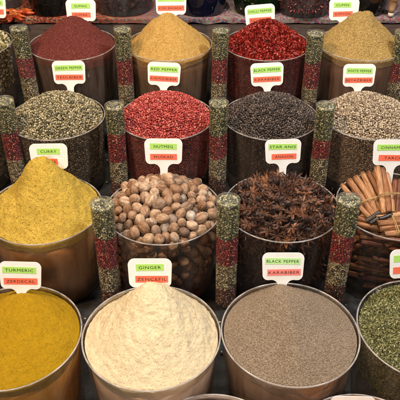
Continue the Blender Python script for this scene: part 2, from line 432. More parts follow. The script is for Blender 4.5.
granular(t, profile_fn((0, 0), .03, -.002, dome(2.0), .003, 12, seed=11), GP, 'brown_seeds', 'olive brown seeds at the left photo edge beside the green peppercorns', 'spice', BEAD, .0059, .00305, 2)

# ---- row 3
CY = powder('curry', (.34, .22, .028), (.47, .315, .058), 420, .5, clump=26, cb=.36, crumb=60., spk=.86)
t = make_tub(3, 44, 'clear tub glowing brown below the tall yellow curry cone', 'tub', (.17, .075, .02))
def cur_extra(x, y, rho):
    s = .024 * math.exp(-((x + .024) ** 2 + (y - .0) ** 2) / .0008)
    s += .006 * math.sin((x * .8 + y * 1.2) * 60) * max(0, 1 - rho) * rho
    return s - .014 * math.exp(-((x + .060) ** 2 + (y + .01) ** 2) / .0009)
heap(t, profile_fn((.012, .012), .137, -.004, cone(.24, 1.12), .012, 13, cur_extra, seed=12), CY, 'curry_heap', 'bright yellow curry powder in the tallest cone, crumbly shoulder on its left', 'spice heap', .0013, 3500, 120, 280)
T_NUT = make_tub(3, 163.5, 'clear tub full of whole nutmegs in the third row', 'tub')
T_ANI = make_tub(3, 282, 'smoky clear tub full of brown star anise', 'tub_dark', dpy=-3)
T_CIN = make_tub(3, 396, 'smoky clear tub standing round the cinnamon bundles at the right edge', 'tub_dark', dpy=-5)

def pack(n, r, hfun, front_depth, iters=110, back=.05):
    """loose random packing of balls of radius r in the upper shell of a tub (repulsion)"""
    RI = RT - .004; P = []
    while len(P) < n:
        a = random.random() * 2 * PI; q = RI * math.sqrt(random.random())
        x, y = q * math.cos(a), q * math.sin(a); zt = hfun(x, y)
        dep = back + (front_depth - back) * (1 if (q > RI - 2.2 * r and y < .02) else 0)
        P.append((x, y, zt - r - random.random() * (dep - r)))
    P = np.array(P); jit = rng.uniform(-.55, .35, n) * r
    for it in range(iters):
        D = P[:, None] - P[None]; L = np.linalg.norm(D, axis=2) + np.eye(n); ov = np.clip(2 * r * .97 - L, 0, None); np.fill_diagonal(ov, 0)
        P += (D / L[..., None] * ov[..., None]).sum(1) * .32
        q = np.hypot(P[:, 0], P[:, 1]); lim = RI - r - np.clip(-P[:, 2], 0, 1) * .07
        k = np.where(q > lim, lim / np.maximum(q, 1e-6), 1); P[:, 0] *= k; P[:, 1] *= k
        zt = np.array([hfun(x, y) for x, y in P[:, :2]]) - r
        P[:, 2] = np.minimum(P[:, 2], zt + jit); P[:, 2] = np.maximum(P[:, 2], -front_depth)
    return P
# nutmegs
NM = per_object('nutmeg', [(0, (.25, .135, .075)), (.35, (.33, .20, .125)), (.65, (.43, .285, .185)), (.85, (.51, .37, .26)), (.95, (.18, .11, .075)), (1, (.46, .39, .33))], (.48, .39, .33), 90, .7, .15, 1.0, (1, 1, .45), .0035)
nut_me = []
for k in range(8):
    V = ICO4[0].copy()
    for i, v in enumerate(V):
        v3 = Vector(v); s = 1 + .05 * noise.fractal(v3 * 2.2 + Vector((k * 7, 0, 0)), 1, 2, 4)
        s -= .05 * abs(noise.noise(Vector((v3.x * 4, v3.y * 4, v3.z * 1.2 + k)))) ** .7
        s -= .05 * max(0, v3.z - .8)
        V[i] = v * s
    V *= np.array([.0134, .0134 * (.9 + .015 * k), .0160 + .0008 * (k % 4)])
    nut_me.append(np_mesh('nutmeg', V, ICO4[1], NM))
fn = profile_fn((0, .03), .068, .009, dome(1.7), .004, 10, seed=20)
def seen_first(P, hf):
    """order: what shows largest first (top surface, then the front wall near the top)"""
    sc_ = []
    for p in P:
        top = hf(p[0], p[1]) - p[2]; fr = (RT - math.hypot(p[0], p[1])) + max(0, p[1] + .03) * 2 + max(0, -p[2]) * .25
        sc_.append(min(top, fr + .012))
    return np.argsort(sc_)
P = pack(370, .0140, fn, .20, iters=45, back=.05)
od = seen_first(P, fn)
for i, k in enumerate(od[:298]):
    p = P[k]
    o = link('nutmeg', nut_me[i % 8], None, (T_NUT.x + p[0], T_NUT.y + p[1], T_NUT.z + p[2]), Matrix(rand_rot(1)[0].tolist()).to_euler())
    o.scale = (random.uniform(.84, 1.12),) * 3
    tag(o, 'whole tan brown nutmeg among the many heaped in the nutmeg tub', 'nutmeg', 'whole nutmegs filling their tub')
rest = P[od[298:]]
V, T = scatter(ICO3, rest, np.tile([.0140, .0136, .0160], (len(rest), 1)))
tag(link('nutmegs', np_mesh('nutmegs', V, T, NM), None, (T_NUT.x, T_NUT.y, T_NUT.z)), 'deeper nutmegs low in their tub, dim behind the plastic wall', 'nutmegs', None, 'stuff')
# star anise
def star_mesh(seed):
    rnd = random.Random(seed); V = []; Fc = []; MI = []
    n = 8; skip = {rnd.randrange(8)} if seed % 3 == 0 else set()
    for c in range(n):
        if c in skip: continue
        a = 2 * PI * c / n + rnd.uniform(-.12, .12); L = .0245 * rnd.uniform(.8, 1.12); lift = rnd.uniform(-.1, .35); op = rnd.uniform(.5, 1.25)
        s0 = len(V); st = []
        for t, w, hh in [(.06, .0012, .002), (.25, .0024, .0045), (.5, .0036, .0062), (.74, .0030, .0050), (.9, .0013, .0026), (1.06, .0003, .0008)]:
            x = L * t; z0 = lift * x * t + (.003 if t > 1 else 0)
            ring = [(-w * op, hh * .55), (-w * 1.05, 0), (-w * .6, -hh * .45), (0, -hh * .6), (w * .6, -hh * .45), (w * 1.05, 0), (w * op, hh * .55), (w * .62 * op, hh * .4), (0, -hh * .18), (-w * .62 * op, hh * .4)]
            for u, v in ring:
                V.append((x * math.cos(a) - u * math.sin(a), x * math.sin(a) + u * math.cos(a), z0 + v))
        m = 10
        for i in range(5):
            for j in range(m):
                k = (j + 1) % m; Fc.append((s0 + i * m + j, s0 + i * m + k, s0 + (i + 1) * m + k, s0 + (i + 1) * m + j)); MI.append(1 if j in (7, 8) else 0)
        Fc.append(tuple(s0 + j for j in range(m))); MI.append(0)
        if rnd.random() < .55:
            s1 = len(V)
            for v in ICO1[0]:
                x = L * .5 + v[0] * .0034; u = v[1] * .0018; z = lift * x * .5 + .0012 + v[2] * .0016
                V.append((x * math.cos(a) - u * math.sin(a), x * math.sin(a) + u * math.cos(a), z))
            for f in ICO1[1]: Fc.append(tuple(int(q) + s1 for q in f)); MI.append(2)
    # little stalk
    s1 = len(V)
    for z in (-.001, -.008):
        for j in range(6): V.append((.0012 * math.cos(j * PI / 3) + (.003 if z < -.005 else 0), .0012 * math.sin(j * PI / 3), z))
    for j in range(6): Fc.append((s1 + j, s1 + (j + 1) % 6, s1 + 6 + (j + 1) % 6, s1 + 6 + j)); MI.append(0)
    me = mesh('star_anise', V, Fc, [AN, ANI, ANS], False); me.polygons.foreach_set('material_index', MI)
    return me
AN = per_object('anise_bark', [(0, (.024, .014, .012)), (.35, (.055, .032, .026)), (.6, (.10, .055, .040)), (.85, (.16, .072, .043)), (1, (.28, .12, .055))], (.4, .35, .33), 180, .6, .35, .7)
ANI = per_object('anise_inside', [(0, (.14, .055, .03)), (.6, (.24, .10, .045)), (1, (.40, .17, .07))], (.5, .42, .4), 180, .45, .4, .5)
ANS = plain('anise_seed', (.12, .04, .018), .4, .5)
star_me = [star_mesh(s) for s in range(6)]
fa = profile_fn((0, .02), .050, .004, dome(1.7), .006, 12, seed=21)
P = pack(430, .0125, fa, .19, iters=60, back=.045)
od = seen_first(P, fa)
def star_rot(p):
    if math.hypot(p[0], p[1]) > .122 and p[2] < 0: return Euler((random.uniform(.9, 1.5), random.uniform(-.4, .4), math.atan2(p[1], p[0]) + PI / 2))
    return Euler((random.gauss(0, .5), random.gauss(0, .5), random.random() * 6.28))
for i, k in enumerate(od[:298]):
    p = P[k]
    o = link('star_anise', star_me[i % 6], None, (T_ANI.x + p[0] * .97, T_ANI.y + p[1] * .97, T_ANI.z + p[2] + .004), star_rot(p))
    tag(o, 'dry brown star anise pod among the many heaped in the star anise tub', 'star anise', 'star anise pods filling their tub')
VV = []; FF = []; MM = []
sv = [v.co.copy() for v in star_me[0].vertices]; sf = [tuple(f.vertices) for f in star_me[0].polygons]; sm = [f.material_index for f in star_me[0].polygons]
for k in od[298:]:
    p = P[k]; rm = star_rot(p).to_matrix(); b = len(VV)
    VV += [rm @ v * 1.0 + Vector((p[0] * .97, p[1] * .97, p[2])) for v in sv]; FF += [tuple(q + b for q in f) for f in sf]; MM += sm
me = mesh('star_anise_mass', VV, FF, [AN, ANI, ANS], False); me.polygons.foreach_set('material_index', MM)
tag(link('star_anise_mass', me, None, (T_ANI.x, T_ANI.y, T_ANI.z)), 'deeper star anise low in the tub, dim behind the plastic wall', 'star anise', None, 'stuff')
# cinnamon
CIN = per_object('cinnamon', [(0, (.28, .115, .045)), (.4, (.40, .18, .075)), (.8, (.50, .26, .12)), (1, (.58, .34, .17))], (.42, .34, .3), 60, .55, .3, .5, (6, 6, .6))
CIN2 = per_object('dark_cinnamon', [(0, (.14, .045, .02)), (1, (.26, .09, .04))], (.42, .34, .3), 60, .55, .3, .5, (6, 6, .6))
CBL = plain('black_pods', (.014, .009, .008), .35, .5, (.03, .02, .015), 80, .4)
def quill(L, r, m, seed=0):
    """double-scrolled bark quill along z, centred"""
    rnd = random.Random(seed); pts = []
    th = .0011
    for k in range(25):           # right curl, then left curl: a heart-like scroll outline
        t = k / 24; a = -PI / 2 + 1.75 * PI * (t if t <= 1 else 1); rr = r * (1 - .38 * t)
        pts.append((rr * math.cos(a) * .9, rr * math.sin(a)))
    outer = []
    nA = 34
    for k in range(nA):
        t = k / (nA - 1) * 2 - 1    # -1..1, ends curl in
        a = -PI / 2 + t * PI * (1.28); rr = r * (1 - .42 * max(0, abs(t) - .55) / .45)
        outer.append((rr * math.cos(a) * (1.0), rr * math.sin(a)))
    inner = []
    for i, (x, y) in enumerate(outer):
        q = math.hypot(x, y); inner.append((x * (q - th) / q, y * (q - th) / q))
    ring = outer + inner[::-1]; m_ = len(ring); V = []; Fc = []
    ns = 12; b1, b2 = rnd.uniform(-.003, .003), rnd.uniform(-.003, .003); ph = rnd.random() * 6
    for i in range(ns):
        t = i / (ns - 1) * 2 - 1; s = 1 + .07 * math.sin(t * 3 + ph)
        for (x, y) in ring: 
            w = 1 + .05 * noise.noise(Vector((x * 300, y * 300 + ph, t * 3)))
            V.append((x * s * w + b1 * (1 - t * t), y * s * w + b2 * (1 - t * t), t * L / 2 + (rnd.uniform(-.0008, .0008) if i in (0, ns - 1) else 0)))
    for i in range(ns - 1):
        for j in range(m_):
            k = (j + 1) % m_; Fc.append((i * m_ + j, i * m_ + k, (i + 1) * m_ + k, (i + 1) * m_ + j))
    for e in (0, ns - 1):
        for j in range(nA - 1):
            a, b, c, d = e * m_ + j, e * m_ + j + 1, e * m_ + m_ - 2 - j, e * m_ + m_ - 1 - j
            Fc.append((a, b, c, d))
    return mesh('quill', V, Fc, m)
q_me = [quill(.15, .0072 + .0012 * (k % 3), CIN, k) for k in range(5)]
qd_me = [quill(.14, .0066 + .001 * (k % 3), CIN2, 20 + k) for k in range(3)]
qb_me = [quill(.06, .0062, CBL, 40), quill(.05, .007, CBL, 41)]
def aim(a, b, roll=0):
    d = (b - a); q = d.to_track_quat('Z', 'Y'); return (q @ Euler((0, 0, roll)).to_quaternion()).to_euler()
def stick_between(a, b, me, parent=None, origin=Vector((0, 0, 0)), name='stick'):
    L = (b - a).length
    o = link(name, me, parent, (a + b) / 2 - origin, aim(a, b, random.random() * 6.28)); o.scale = (1, 1, L / (max(v.co.z for v in me.vertices) * 2)); return o
def string_loop(c, n, u, w, h_, parent, origin, m, r=.0008, coils=3):
    """raffia wound round a bundle: c centre, n axis, u wide direction"""
    V = []; Fc = []; v = n.cross(u).normalized(); K = 60 * coils; s = 8
    for i in range(K):
        t = i / K * 2 * PI * coils
        j = 1 + .05 * math.sin(t * 2.3)
        p = c + u * (w * j * math.cos(t)) + v * (h_ * j * math.sin(t)) + n * ((i / K - .5) * .006 + .001 * math.sin(t * 1.7))
        out = (u * math.cos(t) + v * math.sin(t)).normalized()
        for k in range(s):
            a = 2 * PI * k / s; V.append(tuple(p + out * (r * math.cos(a)) + n * (r * math.sin(a)) - origin))
    for i in range(K - 1):
        for k in range(s): Fc.append((i * s + k, i * s + (k + 1) % s, (i + 1) * s + (k + 1) % s, (i + 1) * s + k))
    return link('raffia_tie', mesh('raffia_tie', V, Fc, m), parent)
RAF = plain('raffia', (.42, .28, .12), .7, .2, (.3, .19, .08), 90)
yb = T_CIN.y
def bundle(label, pairs, meshes, tie=None):
    org = sum(((a + b) / 2 for a, b in pairs), Vector()) / len(pairs)
    root = empty('cinnamon_bundle', org); tag(root, label, 'cinnamon bundle', 'tied cinnamon bundles')
    for i, (a, b) in enumerate(pairs): stick_between(a, b, meshes[i % len(meshes)], root, org, 'cinnamon_stick')
    if tie is not None:
        t = tie; pts = [a.lerp(b, t) for a, b in pairs]; c = sum(pts, Vector()) / len(pts)
        n = sum(((b - a).normalized() for a, b in pairs), Vector()).normalized()
        far = max(pts, key=lambda p: (p - c).length); u = (far - c); u -= n * u.dot(n); w = u.length + .010; u.normalize()
        v = n.cross(u); h_ = max(abs((p - c).dot(v)) for p in pts) + .0095
        string_loop(c, n, u, w, h_, root, org, RAF)
    return root
# fanned bundle: tops against the back-left rim, feet near the middle
pr = []
for (x0, y0, x1, y1, d0, d1) in [(341, 184, 371, 219, .045, -.035), (348, 179, 376, 220, .055, -.032), (355, 176, 379, 216, .068, -.028), (362, 172, 385, 217, .078, -.03), (352, 182, 368, 215, .06, -.015),
                                 (368, 171, 388, 214, .085, -.022), (375, 171, 391, 212, .088, -.018), (365, 177, 384, 213, .095, -.005), (373, 178, 389, 212, .1, 0)]:
    pr.append((at(x0, y0, yb + d0), at(x1, y1, yb + d1)))
bundle('fanned bundle of tan cinnamon sticks tied with raffia, leaning left', pr, q_me, .62)
pr = []
for (x0, y0, x1, y1, d0, d1) in [(377, 167, 384, 214, .07, -.05), (382, 169, 389, 213, .075, -.052), (386, 172, 393, 213, .078, -.048), (381, 172, 388, 216, .085, -.035)]:
    pr.append((at(x0, y0, yb + d0), at(x1, y1, yb + d1)))
bundle('narrow upright bundle of cinnamon sticks in front of the price tag stem', pr, q_me[1:], .66)
pr = []
for (x0, y0, x1, y1, d0, d1) in [(395, 180, 392, 214, .05, -.04), (400, 180, 397, 216, .055, -.042), (406, 178, 402, 216, .06, -.04), (411, 180, 407, 216, .05, -.04), (402, 182, 399, 214, .075, -.02)]:
    pr.append((at(x0, y0, yb + d0), at(x1, y1, yb + d1)))
bundle('dark reddish cinnamon bundle at the right photo edge', pr, qd_me, .55)
pr = []
for k, (x0, y0, x1, y1, d0) in enumerate([(377, 224, 428, 216, -.075), (379, 229, 430, 221, -.085), (384, 234, 432, 228, -.1), (376, 219, 428, 212, -.055)]):
    pr.append((at(x0, y0, yb + d0), at(x1, y1, yb + d0 + .01)))
bundle('pale cinnamon bundle lying flat at the front of the cinnamon tub', pr, q_me[2:], .3)
for k, (x0, y0, x1, y1, d) in enumerate([(366, 221, 381, 212, -.05), (370, 224, 384, 216, -.058), (378, 219, 392, 214, -.062)]):
    o = stick_between(at(x0, y0, yb + d), at(x1, y1, yb + d + .01), qb_me[k % 2], None, name='vanilla_pod_bundle')
    tag(o, 'short black rolled pod lying under the cinnamon bundles', 'spice pod', 'black pods under the cinnamon')
for lay in range(11):     # loose quills packed lower down
    for q_ in range(8):
        z = T_CIN.z - .030 - .0165 * lay + random.uniform(-.003, .003); a = (lay % 2) * .9 - .3 + random.uniform(-.12, .12); off = -.112 + .032 * q_ + random.uniform(-.004, .004)
        c = Vector((T_CIN.x, T_CIN.y, z)) + Vector((-math.sin(a), math.cos(a), 0)) * off
        hl = min(.085, math.sqrt(max(.0004, .124 ** 2 - off * off))); sh = random.uniform(-1, 1) * max(0, math.sqrt(max(0, .124 ** 2 - off * off)) - hl)
        u = Vector((math.cos(a), math.sin(a), random.uniform(-.04, .04))); c = c + u * sh; u = u * hl
        o = stick_between(c - u, c + u, (qd_me + q_me)[(lay * 8 + q_ * 3) % 8], None, name='cinnamon_stick')
        tag(o, 'loose cinnamon stick packed below the bundles, seen through the tub wall', 'cinnamon stick', 'loose cinnamon sticks in the tub')

# ---- row 4
TU = powder('turmeric', (.26, .145, .003), (.34, .195, .006), 500, .35, clump=14, spk=.88, crumb=70., cb=.5)
t = make_tub(4, 12, 'amber looking tub full of deep yellow turmeric at the front left', 'tub', (.28, .12, .012))
def tur_extra(x, y, rho): return .010 * math.exp(-((y - .07 - .3 * x) ** 2) / .0009) * (1 - rho) + .006 * math.sin(x * 22 + y * 9) * (1 - rho)
heap(t, profile_fn((.015, .04), .050, -.010, dome(1.5), .006, 10, tur_extra, seed=13), TU, 'turmeric_heap', 'deep mustard yellow turmeric, smooth low mound at the front left', 'spice heap', .0008, 1500, 130, 300)
GI = powder('ginger', (.49, .385, .235), (.60, .49, .325), 520, .4, clump=30, spk=.94, cb=.27, crumb=60.)
t = make_tub(4, 151.5, 'clear tub full of cream ginger powder, front row', 'tub', (.31, .22, .16))
heap(t, profile_fn((.004, .045), .100, -.010, cone(.26, 1.1), .008, 15, seed=14), GI, 'ginger_heap', 'pale cream ginger powder in a soft crumbly cone, front row', 'spice heap', .0009, 2500, 130, 300)
KP = powder('ground_pepper', (.17, .118, .076), (.26, .195, .14), 560, .6, ((.07, .047, .03), (.42, .33, .24)), clump=12, cb=.2)
t = make_tub(4, 290.5, 'clear tub full of grey brown ground pepper, front row', 'tub', (.095, .058, .038), dpy=-3)
def kp_extra(x, y, rho): return .030 * math.exp(-math.sqrt((x + .12 * y + .006) ** 2 + .00004) / .035) * (1 - rho) * rho ** .5 * 2 
heap(t, profile_fn((-.010, .055), .050, -.008, cone(.2, 1.), .003, 9, kp_extra, seed=15), KP, 'ground_pepper_heap', 'speckled grey brown ground black pepper in a low cone, front row', 'spice heap', .0012, 14000, 130, 300)
HB = grains('dried_herb', [(0, (.08, .08, .025)), (.4, (.19, .185, .065)), (.75, (.30, .285, .12)), (.94, (.42, .39, .20)), (1, (.56, .5, .32))], .8, .2)
t = make_tub(4, 429, 'clear tub of crumbled green herb at the right photo edge, front row', 'tub', dpy=-6)
granular(t, profile_fn((0, .02), .035, -.006, dome(1.8), .004, 12, seed=16), HB, 'dried_herb', 'crumbled green dried herb leaves at the right edge of the front row', 'spice', (FLK[0] * np.array([1, .6, 1]), FLK[1]), .0036, .0027, 3, .66, .12, True)
# ---- row 5 (just entering the frame)
WPW = powder('pale_powder', (.42, .3, .24), (.55, .42, .35), 500, .4)
t = make_tub(5, 214, 'clear tub just entering the photo at the bottom below the ginger', 'tub', (.2, .12, .08))
t5a = t
heap(t, profile_fn((0, 0), .01, -.014, dome(2), .003, 10, seed=17), WPW, 'pale_powder_heap', 'pale pinkish powder at the bottom edge below the ginger tub', 'spice heap', .001, 500, 60, 140)
t = make_tub(5, 368, 'clear tub just below the photo at the bottom right', 'tub', (.15, .08, .05))
heap(t, profile_fn((0, 0), .01, -.014, dome(2), .003, 10, seed=18), PK, 'tan_powder_heap', 'tan powder at the bottom edge below the ground pepper', 'spice heap', .001, 300, 60, 140)

# ------------------------------------------------------------------ pepper tubes
def tube_proto():
    r = .0285; Ltot = .345
    root = empty('peppercorn_tube', (0, 0, 0))
    V, Fc = lathe([(r, 0), (r, Ltot * .5), (r, Ltot)], 64); link('acrylic_tube', mesh('acrylic_tube', V, Fc, M['acrylic']), root)
    V, Fc = lathe([(r + .0008, Ltot - .006), (r + .0008, Ltot + .0012), (r - .003, Ltot + .0028), (0, Ltot + .0028)], 64); link('cap', mesh('cap', V, Fc, M['cap']), root)
    d = .0051; z1 = Ltot - .004; amp0, ph0 = .0, 0.
    mixG = grains('tube_green', [(0, (.035, .04, .02)), (.3, (.12, .115, .05)), (.6, (.30, .25, .10)), (.85, (.46, .39, .19)), (1, (.64, .56, .36))], .45)
    mixR = grains('tube_red', [(0, (.08, .008, .010)), (.4, (.28, .020, .020)), (.8, (.45, .05, .04)), (.93, (.5, .16, .09)), (1, (.6, .38, .22))], .45)
    mixT = grains('tube_tan', [(0, (.05, .035, .02)), (.3, (.24, .15, .07)), (.7, (.5, .38, .2)), (1, (.66, .56, .36))], .45)
    mixD = grains('tube_dark', [(0, (.02, .01, .008)), (.5, (.12, .03, .02)), (.85, (.3, .1, .05)), (1, (.45, .3, .15))], .45)
    for nm, dz, m in (('green_pepper_layer', .098, mixG), ('red_pepper_layer', .078, mixR), ('white_pepper_layer', .085, mixT), ('dark_pepper_layer', .072, mixD)):
        Ps = []; amp1, ph1 = random.uniform(.004, .008), random.random() * 6.28
        for lay in range(2):
            rr = r - .0012 - d / 2 - lay * d * .7; W = 2 * PI * rr
            q = darts(W, dz, d * .86, int(9 * W * dz / d / d)); a = q[:, 0] / rr
            rad = rr + rng.normal(size=len(q)) * d * .05; Ps.append(np.column_stack([rad * np.cos(a), rad * np.sin(a), z1 - q[:, 1] + amp0 * np.sin(a + ph0) * (1 - q[:, 1] / dz) + amp1 * np.sin(a + ph1) * q[:, 1] / dz]))
        if nm[0] == 'g':
            q = darts(2 * r, 2 * r, d * .86, 900, keep=lambda x, y: (x - r) ** 2 + (y - r) ** 2 < (r - .004) ** 2) - r
            Ps.append(np.column_stack([q, np.full(len(q), z1 - d * .1) + rng.normal(size=len(q)) * .0006]))
        P = np.concatenate(Ps); S = d / 2 * (.85 + .3 * rng.random((len(P), 1))) * (.94 + .12 * rng.random((len(P), 3)))
        V, T = scatter(ICO2, P, S); link(nm, np_mesh(nm, V, T, m), root)
        z1 -= dz; amp0, ph0 = amp1, ph1
    return root
proto = tube_proto()
used = False
tubes = []
for row, lst in {1: [(20, 26, 'behind the green peppercorns at the left'), (121, 27, 'between the sumac and the curry masala'), (219.5, 29, 'between the curry masala and the chilli flakes'), (316.5, 31, 'between the chilli flakes and the cumin'), (407, 31, 'right of the cumin at the photo edge')],
                 2: [(3, 98, 'at the left photo edge beside the green peppercorns'), (112, 104, 'between the green and the red peppercorns'), (219, 102, 'between the red and the black peppercorns'), (328, 104, 'between the black and the white peppercorns')],
                 3: [(101, 201, 'between the curry and the nutmegs'), (229, 199, 'between the nutmegs and the star anise'), (350, 199, 'between the star anise and the cinnamon')]}.items():
    for px, py, where in lst:
        y = ROW[row][0] - .108
        p = at(px, py, y)
        o = copy_tree(proto) if used else proto; used = True
        o.location = (p.x, y, p.z - .348)
        o.rotation_euler = (random.uniform(-.02, .02), random.uniform(-.02, .02), random.random() * 6.28)
        top = .341; old = [top, top - .098, top - .176, top - .261, top - .333]; nb = [top] + [z + random.uniform(-.013, .013) for z in old[1:4]] + [old[4]]
        for ch in kids(o):
            for i, w_ in enumerate(('green_pepper', 'red_pepper', 'white_pepper', 'dark_pepper')):
                if ch.name.startswith(w_):
                    sc_ = (nb[i] - nb[i + 1]) / (old[i] - old[i + 1]); ch.scale = (1, 1, sc_); ch.location = (0, 0, nb[i] - sc_ * old[i])
        tag(o, 'layered peppercorn tube ' + where, 'tube', 'tubes of layered peppercorns between the tubs')

# ------------------------------------------------------------------ price tags
def text_mesh(s, width, height, m):
    cu = bpy.data.curves.new('t', 'FONT'); cu.body = s; cu.size = 1; cu.extrude = .0; cu.offset = 0; cu.align_x = 'CENTER'; cu.space_character = 1.12
    cu.resolution_u = 3
    ob = bpy.data.objects.new('t', cu); col.objects.link(ob)
    dg = bpy.context.evaluated_depsgraph_get(); me = bpy.data.meshes.new_from_object(ob.evaluated_get(dg))
    bpy.data.objects.remove(ob)
    n = len(me.vertices); a = np.zeros(n * 3, np.float32); me.vertices.foreach_get('co', a); a = a.reshape(-1, 3)
    lo, hi = a.min(0), a.max(0); c = (lo + hi) / 2
    x = (a[:, 0] - c[0]) / (hi[0] - lo[0]) * width; z = (a[:, 1] - .36) / .72 * height
    me.vertices.foreach_set('co', np.stack([x, np.zeros(n), z], 1).astype(np.float32).ravel()); me.update()
    me.materials.clear(); me.materials.append(m); me.name = 'lettering'; return me
def tag_mesh(w, h, stem):
    pts = []; r = .016
    def arc(cx, cz, a0, a1, rr, n=8):
        for k in range(n + 1):
            a = R(a0 + (a1 - a0) * k / n); pts.append((cx + rr * math.cos(a), cz + rr * math.sin(a)))
    arc(w/2 - r, h/2 - r, 0, 90, r); arc(-w/2 + r, h/2 - r, 90, 180, r)
    arc(-w/2 + r * .9 + .002, -h/2 + r * .75, 180, 262, r * .9)
    arc(-.0105 - .018, -h/2 - .0195, 84, 0, .018)     # concave shoulder to the stem
    pts.append((-.0088, -h/2 - stem)); pts.append((.0088, -h/2 - stem))
    arc(.0105 + .018, -h/2 - .0195, 180, 96, .018)
    arc(w/2 - r * .9 - .002, -h/2 + r * .75, 278, 360, r * .9)
    n = len(pts); t = .0022; V = [(x, -t/2, z) for x, z in pts] + [(x, t/2, z) for x, z in pts]
    Fc = [tuple(range(n)), tuple(range(2 * n - 1, n - 1, -1))] + [(i, i + n, (i + 1) % n + n, (i + 1) % n) for i in range(n)]
    return mesh('price_card', V, Fc, M['white'], False)
TAGM = tag_mesh(.105, .071, .065)
def price_tag(px, py, w, y, top, bot, label, roll=0, lean=14, yaw=0, sw=(.086, .086), so=(0, 0), gm='green', rm='red'):
    c = at(px, py, y); ax = y * math.cos(PITCH) + (H - c.z) * math.sin(PITCH)
    s = (w / F * ax) / .105
    root = empty('price_tag', c, (R(-lean), R(-roll), R(yaw))); root.scale = (s, s, s)
    root.rotation_mode = 'XYZ'
    tag(root, label, 'price tag', 'white price tags stuck in the spices')
    link('card', TAGM, root)
    for nm, txt, z, m, ww, ox in (('green_strip', top, .0135, gm, sw[0], so[0]), ('red_strip', bot, -.0165, rm, sw[1], so[1])):
        V, Fc = box(0, 0, 0, ww, .0006, .0168)
        st = link(nm, mesh(nm, V, Fc, M[m], False), root, (ox, -.0015, z), (0, random.uniform(-.02, .02), 0))
        tw = min(ww * .92, .0088 * len(txt))
        link('lettering', text_mesh(txt, tw, .0078, M['ink']), st, (0, -.0006, 0))
Y1, Y2, Y3, Y4 = (ROW[k][0] for k in (1, 2, 3, 4))
price_tag(81, 10, 30, Y1 + .10, 'SUMAC', 'SUMAK', 'white tag reading SUMAC and SUMAK behind the maroon heap', sw=(.066, .066))
price_tag(-9, 7, 30, Y1 + .10, 'CARDAMOM', 'KAKULE', 'white tag cut by the left photo edge in the back row')
price_tag(171, 3, 31, Y1 + .09, 'CURRY MASALA', 'KORI BAHARAT', 'white tag reading CURRY MASALA behind the ochre cone', sw=(.09, .09))
price_tag(260, 15, 30, Y1 + .09, 'CHILLI PEPPER', 'ACI BIBER', 'white tag reading CHILLI PEPPER above the red flakes', roll=5, sw=(.088, .076))
price_tag(344, 9, 30, Y1 + .10, 'CUMIN', 'KIMYON', 'white tag reading CUMIN and KIMYON behind the cumin heap', roll=1, sw=(.06, .068), so=(-.006, -.003))
price_tag(69, 72, 33, Y2 + .115, 'GREEN PEPPER', 'YESILBIBER', 'white tag reading GREEN PEPPER in the green peppercorns', roll=1, sw=(.09, .088))
price_tag(164, 73.5, 33, Y2 + .115, 'RED PEPPER', 'KIRMIZIBIBER', 'white tag reading RED PEPPER in the red peppercorns', roll=-3, sw=(.09, .09))
price_tag(267, 74, 33, Y2 + .115, 'BLACK PEPPER', 'KARABIBER', 'white tag reading BLACK PEPPER in the whole black peppercorns', roll=3, sw=(.09, .088))
price_tag(359, 75, 32.5, Y2 + .115, 'WHITE PEPPER', 'BEYAZBIBER', 'white tag reading WHITE PEPPER in the pale peppercorns', roll=0, sw=(.084, .09))
price_tag(49, 156, 38, Y3 + .09, 'CURRY', 'KORI', 'white tag reading CURRY half hidden by the yellow cone', roll=1, sw=(.063, .05), so=(0, -.002))
price_tag(163.5, 151, 38, Y3 + .10, 'NUTMEG', 'MUSKAD', 'white tag reading NUTMEG standing in the nutmegs', sw=(.074, .074))
price_tag(283, 151, 36, Y3 + .11, 'STAR ANIS', 'ANASON', 'white tag reading STAR ANIS standing in the star anise', roll=2, sw=(.082, .072), so=(-.001, .003))
price_tag(392, 152, 38.5, Y3 + .10, 'CINNAMON', 'TARCIN', 'white tag reading CINNAMON cut by the right photo edge', roll=0, sw=(.092, .084), so=(.004, .007))
price_tag(20.5, 275, 42, Y4 + .105, 'TURMERIC', 'ZERDECAL', 'white tag reading TURMERIC in the deep yellow powder', roll=-2, lean=20, sw=(.084, .084), so=(-.002, 0))
price_tag(150, 272.5, 44, Y4 + .105, 'GINGER', 'ZENCEFIL', 'white tag reading GINGER behind the cream cone', lean=20, sw=(.066, .078), so=(0, .004))
price_tag(283, 266, 42, Y4 + .125, 'BLACK PEPPER', 'KARABIBER', 'white tag with paler strips reading BLACK PEPPER in the ground pepper', roll=0, lean=20, sw=(.088, .084), so=(-.001, .003), gm='palegreen', rm='pinkred')
price_tag(411, 263, 44, Y4 + .11, 'THYME', 'KEKIK', 'white tag cut by the right photo edge above the green herb', lean=20, yaw=4)
price_tag(352, 410, 46, ROW[5][0] + .12, 'MINT', 'NANE', 'white tag top just showing at the bottom photo edge', roll=-2, lean=20)

